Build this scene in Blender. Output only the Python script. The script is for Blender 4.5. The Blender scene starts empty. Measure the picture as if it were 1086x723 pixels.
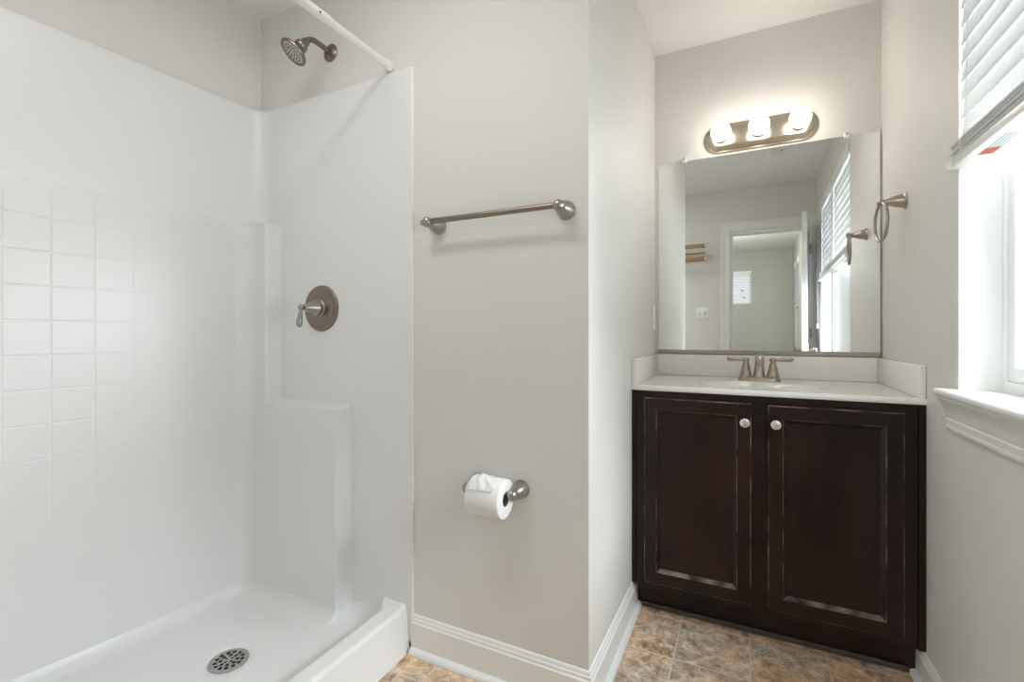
import bpy, bmesh, math, random
from mathutils import Vector, Matrix
random.seed(7)
C = bpy.context.scene.collection
PI = math.pi
sin, cos = math.sin, math.cos

# ---------------------------------------------------------------- dimensions (metres)
XP, XR = -0.3959, 0.4998          # partition side face, right wall face
YP, YB = 1.2885, 2.3829           # shower end wall / partition front face, vanity back wall
YR = -0.08                        # rear wall with the doorway
H = 2.4395                        # ceiling
HS = 2.379                        # lowered ceiling over the shower
YC = 1.853                        # cabinet face
CAMZ = 1.0788
F_PX = 498.32

# ---------------------------------------------------------------- camera
cam_data = bpy.data.cameras.new('camera')
cam = bpy.data.objects.new('camera', cam_data)
C.objects.link(cam)
cam.location = (0, 0, CAMZ)
cam.rotation_euler = (PI/2, 0, math.radians(26.3426))
cam_data.sensor_width = 36
cam_data.lens = F_PX/1086*36
cam_data.shift_y = -(361.5-353.47)/1086
cam_data.clip_start = 0.02
bpy.context.scene.camera = cam

# ---------------------------------------------------------------- world, lights, exposure
sc = bpy.context.scene
sc.view_settings.view_transform = 'Standard'
sc.view_settings.look = 'None'
sc.view_settings.gamma = 1.0
sc.view_settings.use_curve_mapping = False
sc.view_settings.exposure = 1.38
w = bpy.data.worlds.new('overcast_sky')
sc.world = w
w.use_nodes = True
bg = w.node_tree.nodes['Background']
bg.inputs[0].default_value = (0.93, 0.97, 1.0, 1)
bg.inputs[1].default_value = 0.38
sc.cycles.max_bounces = 10
sc.cycles.diffuse_bounces = 7
sc.cycles.glossy_bounces = 5
sc.cycles.use_denoising = True
sc.cycles.sample_clamp_indirect = 6.0

def light(name, kind, loc, energy, color=(1, 1, 1), size=0.1, size_y=None, rot=(0, 0, 0)):
    d = bpy.data.lights.new(name, kind)
    d.energy = energy
    d.color = color
    if kind == 'AREA':
        d.shape = 'RECTANGLE' if size_y else 'DISK'
        d.size = size
        if size_y:
            d.size_y = size_y
    else:
        d.shadow_soft_size = size
    o = bpy.data.objects.new(name, d)
    o.location = loc
    o.rotation_euler = rot
    C.objects.link(o)
    return o

# ceiling lamp of the bathroom (above and left of the camera, out of frame) and an added soft fill
def aim(o, target, spread):
    o.rotation_euler = (Vector(target)-o.location).to_track_quat('-Z', 'Y').to_euler()
    o.data.spread = math.radians(spread)
aim(light('ceiling_spot_light', 'AREA', (-0.70, 0.46, 2.36), 0.76, (1.0, 0.975, 0.94), 0.15), (-0.72, 1.20, 1.05), 160)
light('ceiling_fill_light', 'AREA', (-1.03, 0.45, 2.36), 1.6, (1.0, 0.99, 0.97), 0.5)  # soft fill disk added under the ceiling, no fixture there
# daylight through the two windows of the right wall (sky outside)
aim(light('window_daylight', 'AREA', (2.3, 1.60, 1.75), 10.0, (0.92, 0.96, 1.0), 1.7, 1.7), (-1.0, 0.5, 0.85), 100)
aim(light('window_skylight', 'AREA', (1.9, 0.95, 2.75), 34.0, (0.92, 0.96, 1.0), 1.6, 1.6), (-0.2, 1.05, 0.55), 100)
aim(light('window_daylight_rear', 'AREA', (2.3, 2.25, 1.5), 13.0, (0.92, 0.96, 1.0), 1.0, 1.0), (-1.0, 0.5, 0.85), 100)
aim(light('window_ground_light', 'AREA', (2.0, 0.55, 0.55), 9.0, (0.97, 0.98, 1.0), 1.3, 1.3), (-0.4, 1.75, 1.85), 110)
# fill light added to brighten the neighbouring room behind the doorway
light('bedroom_fill_light', 'POINT', (-0.5, -1.7, 2.0), 19.0, (0.97, 1.0, 0.95), 0.15)

# ---------------------------------------------------------------- materials
def new_mat(name):
    m = bpy.data.materials.new(name)
    m.use_nodes = True
    return m, m.node_tree.nodes, m.node_tree.links, m.node_tree.nodes['Principled BSDF']

def simple(name, col, rough=0.5, metal=0.0, noise=0.0, nscale=8.0, bump=0.0, bscale=200.0, spec=0.5, coat=0.0):
    m, N, L, b = new_mat(name)
    b.inputs['Roughness'].default_value = rough
    b.inputs['Metallic'].default_value = metal
    b.inputs['Specular IOR Level'].default_value = spec
    b.inputs['Coat Weight'].default_value = coat
    tc = N.new('ShaderNodeTexCoord')
    nz = N.new('ShaderNodeTexNoise')
    nz.inputs['Scale'].default_value = nscale
    nz.inputs['Detail'].default_value = 4
    L.new(tc.outputs['Object'], nz.inputs['Vector'])
    rp = N.new('ShaderNodeMapRange')
    rp.inputs[3].default_value = 1-noise
    rp.inputs[4].default_value = 1+noise
    L.new(nz.outputs[0], rp.inputs[0])
    mx = N.new('ShaderNodeVectorMath'); mx.operation = 'SCALE'
    mx.inputs[0].default_value = col[:3]
    L.new(rp.outputs[0], mx.inputs['Scale'])
    L.new(mx.outputs[0], b.inputs['Base Color'])
    if bump:
        n2 = N.new('ShaderNodeTexNoise'); n2.inputs['Scale'].default_value = bscale
        L.new(tc.outputs['Object'], n2.inputs['Vector'])
        bp = N.new('ShaderNodeBump'); bp.inputs['Strength'].default_value = bump
        bp.inputs['Distance'].default_value = 0.002
        L.new(n2.outputs[0], bp.inputs['Height'])
        L.new(bp.outputs[0], b.inputs['Normal'])
    return m

M = {}
M['paint'] = simple('beige_wall_paint', (0.73, 0.719, 0.689), 0.55, noise=0.02, nscale=1.5, bump=0.06, bscale=350)
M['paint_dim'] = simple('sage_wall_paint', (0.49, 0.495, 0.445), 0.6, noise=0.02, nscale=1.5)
M['ceiling'] = simple('ceiling_paint', (0.80, 0.79, 0.775), 0.7, noise=0.01)
M['trim'] = simple('white_trim_paint', (0.82, 0.82, 0.81), 0.3, noise=0.015, nscale=5)
M['vinyl'] = simple('white_vinyl', (0.85, 0.86, 0.86), 0.3, noise=0.01)
M['plastic'] = simple('white_plastic', (0.85, 0.85, 0.83), 0.28, noise=0.01)
M['marble'] = simple('cultured_marble', (0.84, 0.825, 0.80), 0.12, noise=0.015, nscale=3)
M['nickel'] = simple('brushed_nickel', (0.40, 0.375, 0.345), 0.33, 1.0, noise=0.08, nscale=60)
M['bronze'] = simple('aged_nickel', (0.27, 0.225, 0.185), 0.34, 1.0, noise=0.12, nscale=50)
M['warm_nickel'] = simple('warm_brushed_nickel', (0.47, 0.405, 0.335), 0.3, 1.0, noise=0.08, nscale=60)
M['plate_metal'] = simple('satin_plate_metal', (0.62, 0.54, 0.44), 0.26, 1.0, noise=0.03, nscale=40)
M['chrome'] = simple('polished_chrome', (0.75, 0.75, 0.75), 0.1, 1.0)
M['steel'] = simple('drain_steel', (0.52, 0.52, 0.51), 0.4, 1.0, noise=0.08, nscale=80)
M['channel'] = simple('mirror_channel_metal', (0.42, 0.36, 0.31), 0.38, 0.8, noise=0.08, nscale=30)
M['dark'] = simple('dark_void', (0.01, 0.01, 0.01), 0.8)
M['paper'] = simple('tissue_paper', (0.87, 0.87, 0.87), 0.9, noise=0.01, bump=0.15, bscale=500)
M['card'] = simple('brown_card_tube', (0.30, 0.25, 0.2), 0.9)
M['knob'] = simple('satin_silver_knob', (0.80, 0.77, 0.72), 0.25, 0.85, noise=0.03)
M['wood_rail'] = simple('honey_wood', (0.36, 0.225, 0.11), 0.45, noise=0.2, nscale=30)
M['label_red'] = simple('orange_sticker', (0.42, 0.08, 0.03), 0.5, noise=0.2, nscale=120)
M['label_grey'] = simple('grey_sticker', (0.45, 0.45, 0.46), 0.5, noise=0.1, nscale=200)
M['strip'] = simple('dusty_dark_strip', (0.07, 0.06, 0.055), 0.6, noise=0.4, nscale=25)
M['cord'] = simple('white_cord', (0.8, 0.8, 0.78), 0.7)
M['spray'] = simple('spray_face_plastic', (0.62, 0.60, 0.57), 0.4)
M['nozzle'] = simple('dark_nozzle', (0.08, 0.07, 0.06), 0.5)
M['caulk'] = simple('white_caulk', (0.72, 0.71, 0.68), 0.6)
M['carpet'] = simple('beige_carpet', (0.45, 0.40, 0.33), 0.95, noise=0.15, nscale=200, bump=0.5, bscale=400)
M['clear'] = simple('clear_clip_plastic', (0.80, 0.80, 0.76), 0.15)

# shower: white gelcoat, embossed square tiles on the lower part of the long wall
def surround_mat():
    m, N, L, b = new_mat('white_gelcoat')
    b.inputs['Base Color'].default_value = (0.80, 0.803, 0.803, 1)
    b.inputs['Roughness'].default_value = 0.36
    b.inputs['Coat Weight'].default_value = 0.12
    b.inputs['Coat Roughness'].default_value = 0.22
    tc = N.new('ShaderNodeTexCoord')
    of = N.new('ShaderNodeVectorMath'); of.inputs[1].default_value = (-1.4, 0.6, 0)
    L.new(tc.outputs['Object'], of.inputs[0])
    sp = N.new('ShaderNodeSeparateXYZ'); L.new(of.outputs[0], sp.inputs[0])
    def groove(out, pitch, off):
        a = N.new('ShaderNodeMath'); a.operation = 'ADD'; a.inputs[1].default_value = off
        L.new(out, a.inputs[0])
        mo = N.new('ShaderNodeMath'); mo.operation = 'PINGPONG'; mo.inputs[1].default_value = pitch/2
        L.new(a.outputs[0], mo.inputs[0])
        r = N.new('ShaderNodeMapRange'); r.interpolation_type = 'SMOOTHSTEP'
        r.inputs[1].default_value = 0.0; r.inputs[2].default_value = 0.0045
        L.new(mo.outputs[0], r.inputs[0])
        return r.outputs[0]
    gy = groove(sp.outputs[1], 0.1005, 10*0.1005-0.537)
    gz = groove(sp.outputs[2], 0.1005, 20*0.1005-1.418)
    mn = N.new('ShaderNodeMath'); mn.operation = 'MINIMUM'
    L.new(gy, mn.inputs[0]); L.new(gz, mn.inputs[1])
    bp = N.new('ShaderNodeBump'); bp.inputs['Strength'].default_value = 0.8
    bp.inputs['Distance'].default_value = 0.0015
    # only on the long wall (x < -1.74), below the ledge and above the pan
    def gate(out, lo, hi):
        r = N.new('ShaderNodeMapRange'); r.inputs[1].default_value = lo; r.inputs[2].default_value = hi
        L.new(out, r.inputs[0]); return r.outputs[0]
    g1 = gate(sp.outputs[0], -1.735, -1.76)
    g2 = gate(sp.outputs[2], 1.525, 1.52)
    g3 = gate(sp.outputs[1], 1.02, 0.60)
    g4 = gate(sp.outputs[2], 0.45, 1.1)
    mm = None
    for g in (g1, g2, g3, g4):
        if mm is None: mm = g
        else:
            q = N.new('ShaderNodeMath'); q.operation = 'MULTIPLY'
            L.new(mm, q.inputs[0]); L.new(g, q.inputs[1]); mm = q.outputs[0]
    iv = N.new('ShaderNodeMath'); iv.operation = 'SUBTRACT'; iv.inputs[0].default_value = 1
    L.new(mn.outputs[0], iv.inputs[1])
    q = N.new('ShaderNodeMath'); q.operation = 'MULTIPLY'
    L.new(iv.outputs[0], q.inputs[0]); L.new(mm, q.inputs[1])
    ng = N.new('ShaderNodeMath'); ng.operation = 'MULTIPLY'; ng.inputs[1].default_value = -1
    L.new(q.outputs[0], ng.inputs[0])
    L.new(ng.outputs[0], bp.inputs['Height'])
    # faint waviness of moulded fibreglass
    nz = N.new('ShaderNodeTexNoise'); nz.inputs['Scale'].default_value = 5
    L.new(tc.outputs['Object'], nz.inputs['Vector'])
    b2 = N.new('ShaderNodeBump'); b2.inputs['Strength'].default_value = 0.12
    b2.inputs['Distance'].default_value = 0.01
    L.new(nz.outputs[0], b2.inputs['Height'])
    L.new(b2.outputs[0], bp.inputs['Normal'])
    L.new(bp.outputs[0], b.inputs['Normal'])
    return m
M['gelcoat'] = surround_mat()

def floor_mat():
    m, N, L, b = new_mat('slate_look_floor_tile')
    tc = N.new('ShaderNodeTexCoord')
    mp = N.new('ShaderNodeMapping')
    P = 0.2283
    mp.inputs['Location'].default_value = (0.2125+8*P, -1.634+12*P, 0)
    L.new(tc.outputs['Object'], mp.inputs[0])
    br = N.new('ShaderNodeTexBrick')
    br.offset = 0; br.squash = 1
    br.inputs['Scale'].default_value = 1
    br.inputs['Brick Width'].default_value = P
    br.inputs['Row Height'].default_value = P
    br.inputs['Mortar Size'].default_value = 0.0023
    br.inputs['Mortar Smooth'].default_value = 0.2
    br.inputs['Color1'].default_value = (0, 0, 0, 1)
    br.inputs['Color2'].default_value = (1, 1, 1, 1)
    br.inputs['Mortar'].default_value = (0.5, 0.5, 0.5, 1)
    L.new(mp.outputs[0], br.inputs['Vector'])
    # per-tile hue
    ad = N.new('ShaderNodeVectorMath'); ad.operation = 'ADD'
    L.new(tc.outputs['Object'], ad.inputs[0])
    sc_ = N.new('ShaderNodeVectorMath'); sc_.operation = 'SCALE'; sc_.inputs['Scale'].default_value = 3.0
    L.new(br.outputs['Color'], sc_.inputs[0]); L.new(sc_.outputs[0], ad.inputs[1])
    n1 = N.new('ShaderNodeTexNoise'); n1.inputs['Scale'].default_value = 21; n1.inputs['Detail'].default_value = 9
    n1.inputs['Roughness'].default_value = 0.78; n1.inputs['Distortion'].default_value = 0.35
    L.new(ad.outputs[0], n1.inputs['Vector'])
    n2 = N.new('ShaderNodeTexNoise'); n2.inputs['Scale'].default_value = 3.2; n2.inputs['Detail'].default_value = 2
    L.new(ad.outputs[0], n2.inputs['Vector'])
    r1 = N.new('ShaderNodeValToRGB')
    e = r1.color_ramp.elements
    e[0].position = 0.34; e[0].color = (0.17, 0.13, 0.10, 1)
    e[1].position = 0.66; e[1].color = (0.90, 0.80, 0.70, 1)
    x = e.new(0.46); x.color = (0.44, 0.35, 0.27, 1)
    x = e.new(0.54); x.color = (0.64, 0.53, 0.42, 1)
    L.new(n1.outputs[0], r1.inputs[0])
    r2 = N.new('ShaderNodeValToRGB')
    e = r2.color_ramp.elements
    e[0].position = 0.40; e[0].color = (0.96, 0.95, 0.94, 1)
    e[1].position = 0.60; e[1].color = (1.22, 1.0, 0.78, 1)
    L.new(n2.outputs[0], r2.inputs[0])
    mu = N.new('ShaderNodeVectorMath'); mu.operation = 'MULTIPLY'
    L.new(r1.outputs[0], mu.inputs[0]); L.new(r2.outputs[0], mu.inputs[1])
    mx = N.new('ShaderNodeMix'); mx.data_type = 'RGBA'
    L.new(br.outputs['Fac'], mx.inputs[0])
    L.new(mu.outputs[0], mx.inputs[6])
    mx.inputs[7].default_value = (0.70, 0.58, 0.46, 1)
    L.new(mx.outputs[2], b.inputs['Base Color'])
    b.inputs['Roughness'].default_value = 0.38
    iv = N.new('ShaderNodeMath'); iv.operation = 'MULTIPLY_ADD'
    iv.inputs[1].default_value = -1.0; iv.inputs[2].default_value = 1.0
    L.new(br.outputs['Fac'], iv.inputs[0])
    a2 = N.new('ShaderNodeMath'); a2.operation = 'MULTIPLY_ADD'; a2.inputs[1].default_value = 0.35
    L.new(n1.outputs[0], a2.inputs[0]); L.new(iv.outputs[0], a2.inputs[2])
    bp = N.new('ShaderNodeBump'); bp.inputs['Strength'].default_value = 0.5; bp.inputs['Distance'].default_value = 0.0015
    L.new(a2.outputs[0], bp.inputs['Height']); L.new(bp.outputs[0], b.inputs['Normal'])
    return m
M['floor'] = floor_mat()

def espresso(name, worn=False):
    m, N, L, b = new_mat(name)
    tc = N.new('ShaderNodeTexCoord')
    mp = N.new('ShaderNodeMapping'); mp.inputs['Scale'].default_value = (1.6, 1.0, 0.8)
    L.new(tc.outputs['Object'], mp.inputs[0])
    n1 = N.new('ShaderNodeTexNoise'); n1.inputs['Scale'].default_value = 4; n1.inputs['Detail'].default_value = 5
    L.new(mp.outputs[0], n1.inputs['Vector'])
    mp2 = N.new('ShaderNodeMapping'); mp2.inputs['Scale'].default_value = (90, 90, 2.5)
    L.new(tc.outputs['Object'], mp2.inputs[0])
    n2 = N.new('ShaderNodeTexNoise'); n2.inputs['Scale'].default_value = 1.2; n2.inputs['Detail'].default_value = 3
    L.new(mp2.outputs[0], n2.inputs['Vector'])
    ad = N.new('ShaderNodeMath'); ad.operation = 'MULTIPLY_ADD'; ad.inputs[1].default_value = 0.35
    L.new(n2.outputs[0], ad.inputs[0]); L.new(n1.outputs[0], ad.inputs[2])
    r = N.new('ShaderNodeValToRGB')
    e = r.color_ramp.elements
    e[0].position = 0.5; e[0].color = (0.0075, 0.0028, 0.0023, 1)
    e[1].position = 0.85; e[1].color = (0.027, 0.0098, 0.0078, 1)
    L.new(ad.outputs[0], r.inputs[0])
    col = r.outputs[0]
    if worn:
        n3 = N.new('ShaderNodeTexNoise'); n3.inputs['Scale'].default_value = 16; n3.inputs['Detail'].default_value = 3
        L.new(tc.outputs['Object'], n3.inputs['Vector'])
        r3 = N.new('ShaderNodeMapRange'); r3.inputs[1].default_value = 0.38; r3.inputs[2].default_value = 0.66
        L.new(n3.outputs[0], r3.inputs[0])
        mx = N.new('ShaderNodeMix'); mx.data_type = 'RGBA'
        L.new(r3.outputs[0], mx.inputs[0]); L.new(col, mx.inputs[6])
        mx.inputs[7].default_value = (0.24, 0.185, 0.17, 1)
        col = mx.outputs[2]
    L.new(col, b.inputs['Base Color'])
    b.inputs['Roughness'].default_value = 0.3
    b.inputs['Specular IOR Level'].default_value = 0.32
    return m
M['wood'] = espresso('espresso_stained_wood')
M['wood_worn_sheen'] = espresso('worn_and_sheen_espresso_edge', True)

def mirror_mat():
    m, N, L, b = new_mat('silvered_mirror')
    b.inputs['Base Color'].default_value = (0.90, 0.915, 0.90, 1)
    b.inputs['Metallic'].default_value = 1
    b.inputs['Roughness'].default_value = 0.0
    return m
M['mirror'] = mirror_mat()
M['glass_edge'] = simple('mirror_glass_edge', (0.33, 0.28, 0.21), 0.3)

def glass_mat():
    m, N, L, b = new_mat('window_glass')
    b.inputs['Base Color'].default_value = (0.9, 0.95, 0.95, 1)
    b.inputs['Roughness'].default_value = 0.02
    tr = N.new('ShaderNodeBsdfTransparent'); tr.inputs[0].default_value = (0.96, 0.98, 0.98, 1)
    mx = N.new('ShaderNodeMixShader'); mx.inputs[0].default_value = 0.06
    L.new(tr.outputs[0], mx.inputs[1]); L.new(b.outputs[0], mx.inputs[2])
    L.new(mx.outputs[0], N['Material Output'].inputs[0])
    return m
M['glass'] = glass_mat()

def slat_mat():
    m, N, L, b = new_mat('white_blind_slat')
    b.inputs['Base Color'].default_value = (0.86, 0.87, 0.875, 1)
    b.inputs['Roughness'].default_value = 0.4
    tr = N.new('ShaderNodeBsdfTranslucent'); tr.inputs[0].default_value = (0.85, 0.88, 0.90, 1)
    mx = N.new('ShaderNodeMixShader'); mx.inputs[0].default_value = 0.16
    L.new(b.outputs[0], mx.inputs[1]); L.new(tr.outputs[0], mx.inputs[2])
    L.new(mx.outputs[0], N['Material Output'].inputs[0])
    return m
M['slat'] = slat_mat()

def bulb_mat():
    m, N, L, b = new_mat('lit_frosted_bulb')
    b.inputs['Base Color'].default_value = (1, 0.97, 0.9, 1)
    b.inputs['Emission Color'].default_value = (1.0, 0.93, 0.84, 1)
    b.inputs['Emission Strength'].default_value = 6.2
    return m
M['bulb'] = bulb_mat()

# ---------------------------------------------------------------- mesh helpers
def box(bm, x0, x1, y0, y1, z0, z1):
    vs = [bm.verts.new(p) for p in ((x0,y0,z0),(x1,y0,z0),(x1,y1,z0),(x0,y1,z0),(x0,y0,z1),(x1,y0,z1),(x1,y1,z1),(x0,y1,z1))]
    fs = [bm.faces.new([vs[i] for i in f]) for f in ((0,3,2,1),(4,5,6,7),(0,1,5,4),(1,2,6,5),(2,3,7,6),(3,0,4,7))]
    return vs, fs

def rbox(bm, x0, x1, y0, y1, z0, z1, r=0.003, seg=2):
    t = bmesh.new(); box(t, x0, x1, y0, y1, z0, z1)
    bmesh.ops.bevel(t, geom=t.edges[:], offset=r, segments=seg, affect='EDGES', profile=0.5)
    merge(bm, t)

def merge(bm, t, mat=None):
    me = bpy.data.meshes.new('tmp'); t.to_mesh(me); t.free()
    if mat is not None: me.transform(mat)
    bm.from_mesh(me); bpy.data.meshes.remove(me)

def frame_of(d):
    d = Vector(d).normalized()
    up = Vector((0, 0, 1)) if abs(d.z) < 0.95 else Vector((1, 0, 0))
    a = d.cross(up).normalized(); b = d.cross(a).normalized()
    return d, a, b

def lathe(bm, origin, axis, prof, n=32, cap=True, sx=1.0, sy=1.0):
    """prof: list of (distance along axis, radius)"""
    o = Vector(origin); d, a, b = frame_of(axis)
    rings = []
    for t, r in prof:
        if r < 1e-6:
            rings.append([bm.verts.new(o+d*t)])
        else:
            rings.append([bm.verts.new(o+d*t+a*(r*sx*cos(2*PI*k/n))+b*(r*sy*sin(2*PI*k/n))) for k in range(n)])
    for r0, r1 in zip(rings, rings[1:]):
        for k in range(n):
            k2 = (k+1) % n
            if len(r0) == 1 and len(r1) == 1: continue
            if len(r0) == 1: bm.faces.new((r0[0], r1[k2], r1[k]))
            elif len(r1) == 1: bm.faces.new((r0[k], r0[k2], r1[0]))
            else: bm.faces.new((r0[k], r0[k2], r1[k2], r1[k]))
    if cap:
        for r_ in (rings[0], rings[-1]):
            if len(r_) > 1: bm.faces.new(r_)

def tube(bm, pts, rad, n=16, cap=True, closed=False, flat=1.0):
    pts = [Vector(p) for p in pts]
    rad = rad if isinstance(rad, (list, tuple)) else [rad]*len(pts)
    m = len(pts); rings = []
    prev = None
    for i, p in enumerate(pts):
        if closed: t = (pts[(i+1) % m]-pts[i-1]).normalized()
        else: t = (pts[min(i+1, m-1)]-pts[max(i-1, 0)]).normalized()
        if prev is None: _, a, b = frame_of(t)
        else:
            a = (prev - t*prev.dot(t)).normalized(); b = t.cross(a).normalized()
        prev = a
        rings.append([bm.verts.new(p+a*(rad[i]*cos(2*PI*k/n))+b*(rad[i]*flat*sin(2*PI*k/n))) for k in range(n)])
    rng = range(m if closed else m-1)
    for i in rng:
        r0, r1 = rings[i], rings[(i+1) % m]
        for k in range(n):
            k2 = (k+1) % n
            bm.faces.new((r0[k], r0[k2], r1[k2], r1[k]))
    if cap and not closed:
        bm.faces.new(rings[0]); bm.faces.new(rings[-1])

def sweep(bm, prof, path, closed_prof=True):
    """prof (u outward, z) swept along horizontal path of (x, y, nx, ny) stations where n is the outward mitre vector"""
    rings = [[bm.verts.new((st[0]+st[2]*u, st[1]+st[3]*u, z*(st[4] if len(st) > 4 else 1))) for u, z in prof] for st in path]
    n = len(prof)
    for r0, r1 in zip(rings, rings[1:]):
        for k in range(n if closed_prof else n-1):
            k2 = (k+1) % n
            bm.faces.new((r0[k], r1[k], r1[k2], r0[k2]))
    bm.faces.new(rings[0]); bm.faces.new(rings[-1])

def grid(bm, rows):
    """rows: list of lists of points"""
    R = [[bm.verts.new(p) for p in r] for r in rows]
    for a, b in zip(R, R[1:]):
        for k in range(len(a)-1):
            bm.faces.new((a[k], a[k+1], b[k+1], b[k]))
    return R

def build(name, bm, mats, parent=None, smooth=None, recalc=True, bevel=None):
    if recalc: bmesh.ops.recalc_face_normals(bm, faces=bm.faces[:])
    me = bpy.data.meshes.new(name)
    if parent is not None:
        o_ = parent['_origin'] if '_origin' in parent else (0, 0, 0)
        bmesh.ops.translate(bm, vec=(-o_[0], -o_[1], -o_[2]), verts=bm.verts[:])
    bm.to_mesh(me); bm.free()
    for m in (mats if isinstance(mats, (list, tuple)) else [mats]):
        me.materials.append(m)
    if smooth is not None:
        for p in me.polygons: p.use_smooth = True
        me.set_sharp_from_angle(angle=math.radians(smooth))
    ob = bpy.data.objects.new(name, me)
    C.objects.link(ob)
    if parent is not None:
        ob.parent = parent
        ob['_origin'] = parent['_origin'] if '_origin' in parent else (0, 0, 0)
    if bevel:
        md = ob.modifiers.new('edge', 'BEVEL'); md.width = bevel; md.segments = 2; md.limit_method = 'ANGLE'
    return ob

def thing(name, label, cat, loc, group=None):
    o = bpy.data.objects.new(name, None)
    o.empty_display_size = 0.05
    C.objects.link(o); o.location = loc
    o['_origin'] = tuple(loc); o['label'] = label; o['category'] = cat
    if group: o['group'] = group
    return o

def tag(o, label, cat, group=None):
    o['label'] = label; o['category'] = cat
    if group: o['group'] = group
    return o

def struct(name, bm, m, smooth=None, label=None, bevel=None):
    o = build(name, bm, m, None, smooth, bevel=bevel)
    o['kind'] = 'structure'
    if label: o['label'] = label
    return o

def sstep(t):
    t = max(0.0, min(1.0, t)); return t*t*(3-2*t)

# ================================================================ SETTING
bm = bmesh.new(); box(bm, -2.3, 0.75, YR-0.06, 2.5, -0.06, 0.0)
struct('floor', bm, M['floor'], label='brown slate-look tiled bathroom floor with tan grout')
bm = bmesh.new(); box(bm, -2.3, 0.75, -3.85, YR-0.06, -0.06, 0.0)
struct('floor', bm, M['carpet'])

bm = bmesh.new(); box(bm, -2.3, 0.75, -3.85, 2.5, H, H+0.08)
struct('ceiling', bm, M['ceiling'], label='flat white ceiling')
bm = bmesh.new(); box(bm, -2.05, -1.03, YR, YP, HS, H)
struct('ceiling', bm, M['ceiling'], label='lowered white ceiling over the shower')

# shower end wall + partition: one L-shaped wall
bm = bmesh.new()
pl = [(-2.05, YP), (XP, YP), (XP, YB+0.1), (XP-0.12, YB+0.1), (XP-0.12, YP+0.12), (-2.05, YP+0.12)]
b0 = [bm.verts.new((x, y, 0)) for x, y in pl]; b1 = [bm.verts.new((x, y, H)) for x, y in pl]
bm.faces.new(b0); bm.faces.new(b1)
for k in range(6): bm.faces.new((b0[k], b0[(k+1) % 6], b1[(k+1) % 6], b1[k]))
struct('wall_partition', bm, M['paint'], label='beige wall of the shower end wrapping round to the vanity alcove')
bm = bmesh.new(); box(bm, XP, XR, YB, YB+0.1, 0, H)
struct('wall_back', bm, M['paint'])

WY0, WY1, WM0, WM1, WZ0, WZ1 = 0.3153, 1.6184, 0.905, 0.955, 0.912, 2.135
WT = 0.15
bm = bmesh.new()
box(bm, XR, XR+WT, WY1, YB+0.1, 0, H)
box(bm, XR, XR+WT, YR, WY0, 0, H)
box(bm, XR, XR+WT, WY0, WY1, 0, WZ0)
box(bm, XR, XR+WT, WY0, WY1, WZ1, H)
struct('wall_right', bm, M['paint'], label='beige right wall with the window recess')

def xw(y): return -1.787-0.085*(YP-y)      # face of the long shower wall
bm = bmesh.new()
def xd(y): return xw(y)-0.015
vs = [(xd(YP), YP), (xd(YR-0.0), YR), (-2.1, YR), (-2.1, YP)]
b0 = [bm.verts.new((x, y, 0)) for x, y in vs]; b1 = [bm.verts.new((x, y, H)) for x, y in vs]
bm.faces.new(b0); bm.faces.new(b1)
for k in range(4): bm.faces.new((b0[k], b0[(k+1) % 4], b1[(k+1) % 4], b1[k]))
struct('wall_left', bm, M['paint'])

# rear wall with doorway (seen in the mirror)
DX0, DX1, DZ = -0.172, 0.452, 2.04
bm = bmesh.new()
box(bm, -2.1, DX0, YR-0.12, YR, 0, H)
box(bm, DX1, XR+WT, YR-0.12, YR, 0, H)
box(bm, DX0, DX1, YR-0.12, YR, DZ, H)
struct('wall_rear', bm, M['paint'])

# bedroom beyond the doorway
FY = -3.72
BX = 0.53
bm = bmesh.new()
fx0, fx1, fz0, fz1 = -0.66, -0.036, 1.604, 2.137
box(bm, -2.2, fx0, FY-0.1, FY, 0, H); box(bm, fx1, BX+0.1, FY-0.1, FY, 0, H)
box(bm, fx0, fx1, FY-0.1, FY, 0, fz0); box(bm, fx0, fx1, FY-0.1, FY, fz1, H)
struct('wall_bedroom_far', bm, M['paint_dim'])
bm = bmesh.new()
gy0, gy1, gz0, gz1 = -3.15, -2.45, 0.92, 2.13
box(bm, BX, BX+0.12, FY, gy0, 0, H); box(bm, BX, BX+0.12, gy1, YR-0.12, 0, H)
box(bm, BX, BX+0.12, gy0, gy1, 0, gz0); box(bm, BX, BX+0.12, gy0, gy1, gz1, H)
struct('wall_bedroom_right', bm, M['paint_dim'])
bm = bmesh.new(); box(bm, -2.3, -2.2, FY, YR-0.12, 0, H)
struct('wall_bedroom_left', bm, M['paint_dim'])

# ---- door casing + jamb
bm = bmesh.new()
for a, b in ((DX0-0.088, DX0-0.006), (DX1+0.006, XR)):
    box(bm, a, b, YR, YR+0.016, 0, DZ+0.006)
    if a < 0:
        box(bm, a, a+0.022, YR+0.016, YR+0.022, 0, DZ+0.006+0.082)
        box(bm, a+0.03, a+0.036, YR+0.016, YR+0.019, 0, DZ+0.03)
    else:
        box(bm, a+0.012, a+0.018, YR+0.016, YR+0.019, 0, DZ+0.006)
box(bm, DX0-0.088, XR, YR, YR+0.016, DZ+0.006, DZ+0.088)
box(bm, DX0-0.066, XR, YR+0.016, YR+0.022, DZ+0.066, DZ+0.088)
box(bm, DX0, DX0+0.018, YR-0.12, YR, 0, DZ)
box(bm, DX1-0.018, DX1, YR-0.12, YR, 0, DZ)
box(bm, DX0+0.018, DX1-0.018, YR-0.12, YR, DZ-0.018, DZ)
struct('trim_1', bm, M['trim'], label='white door casing reflected in the mirror')

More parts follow.
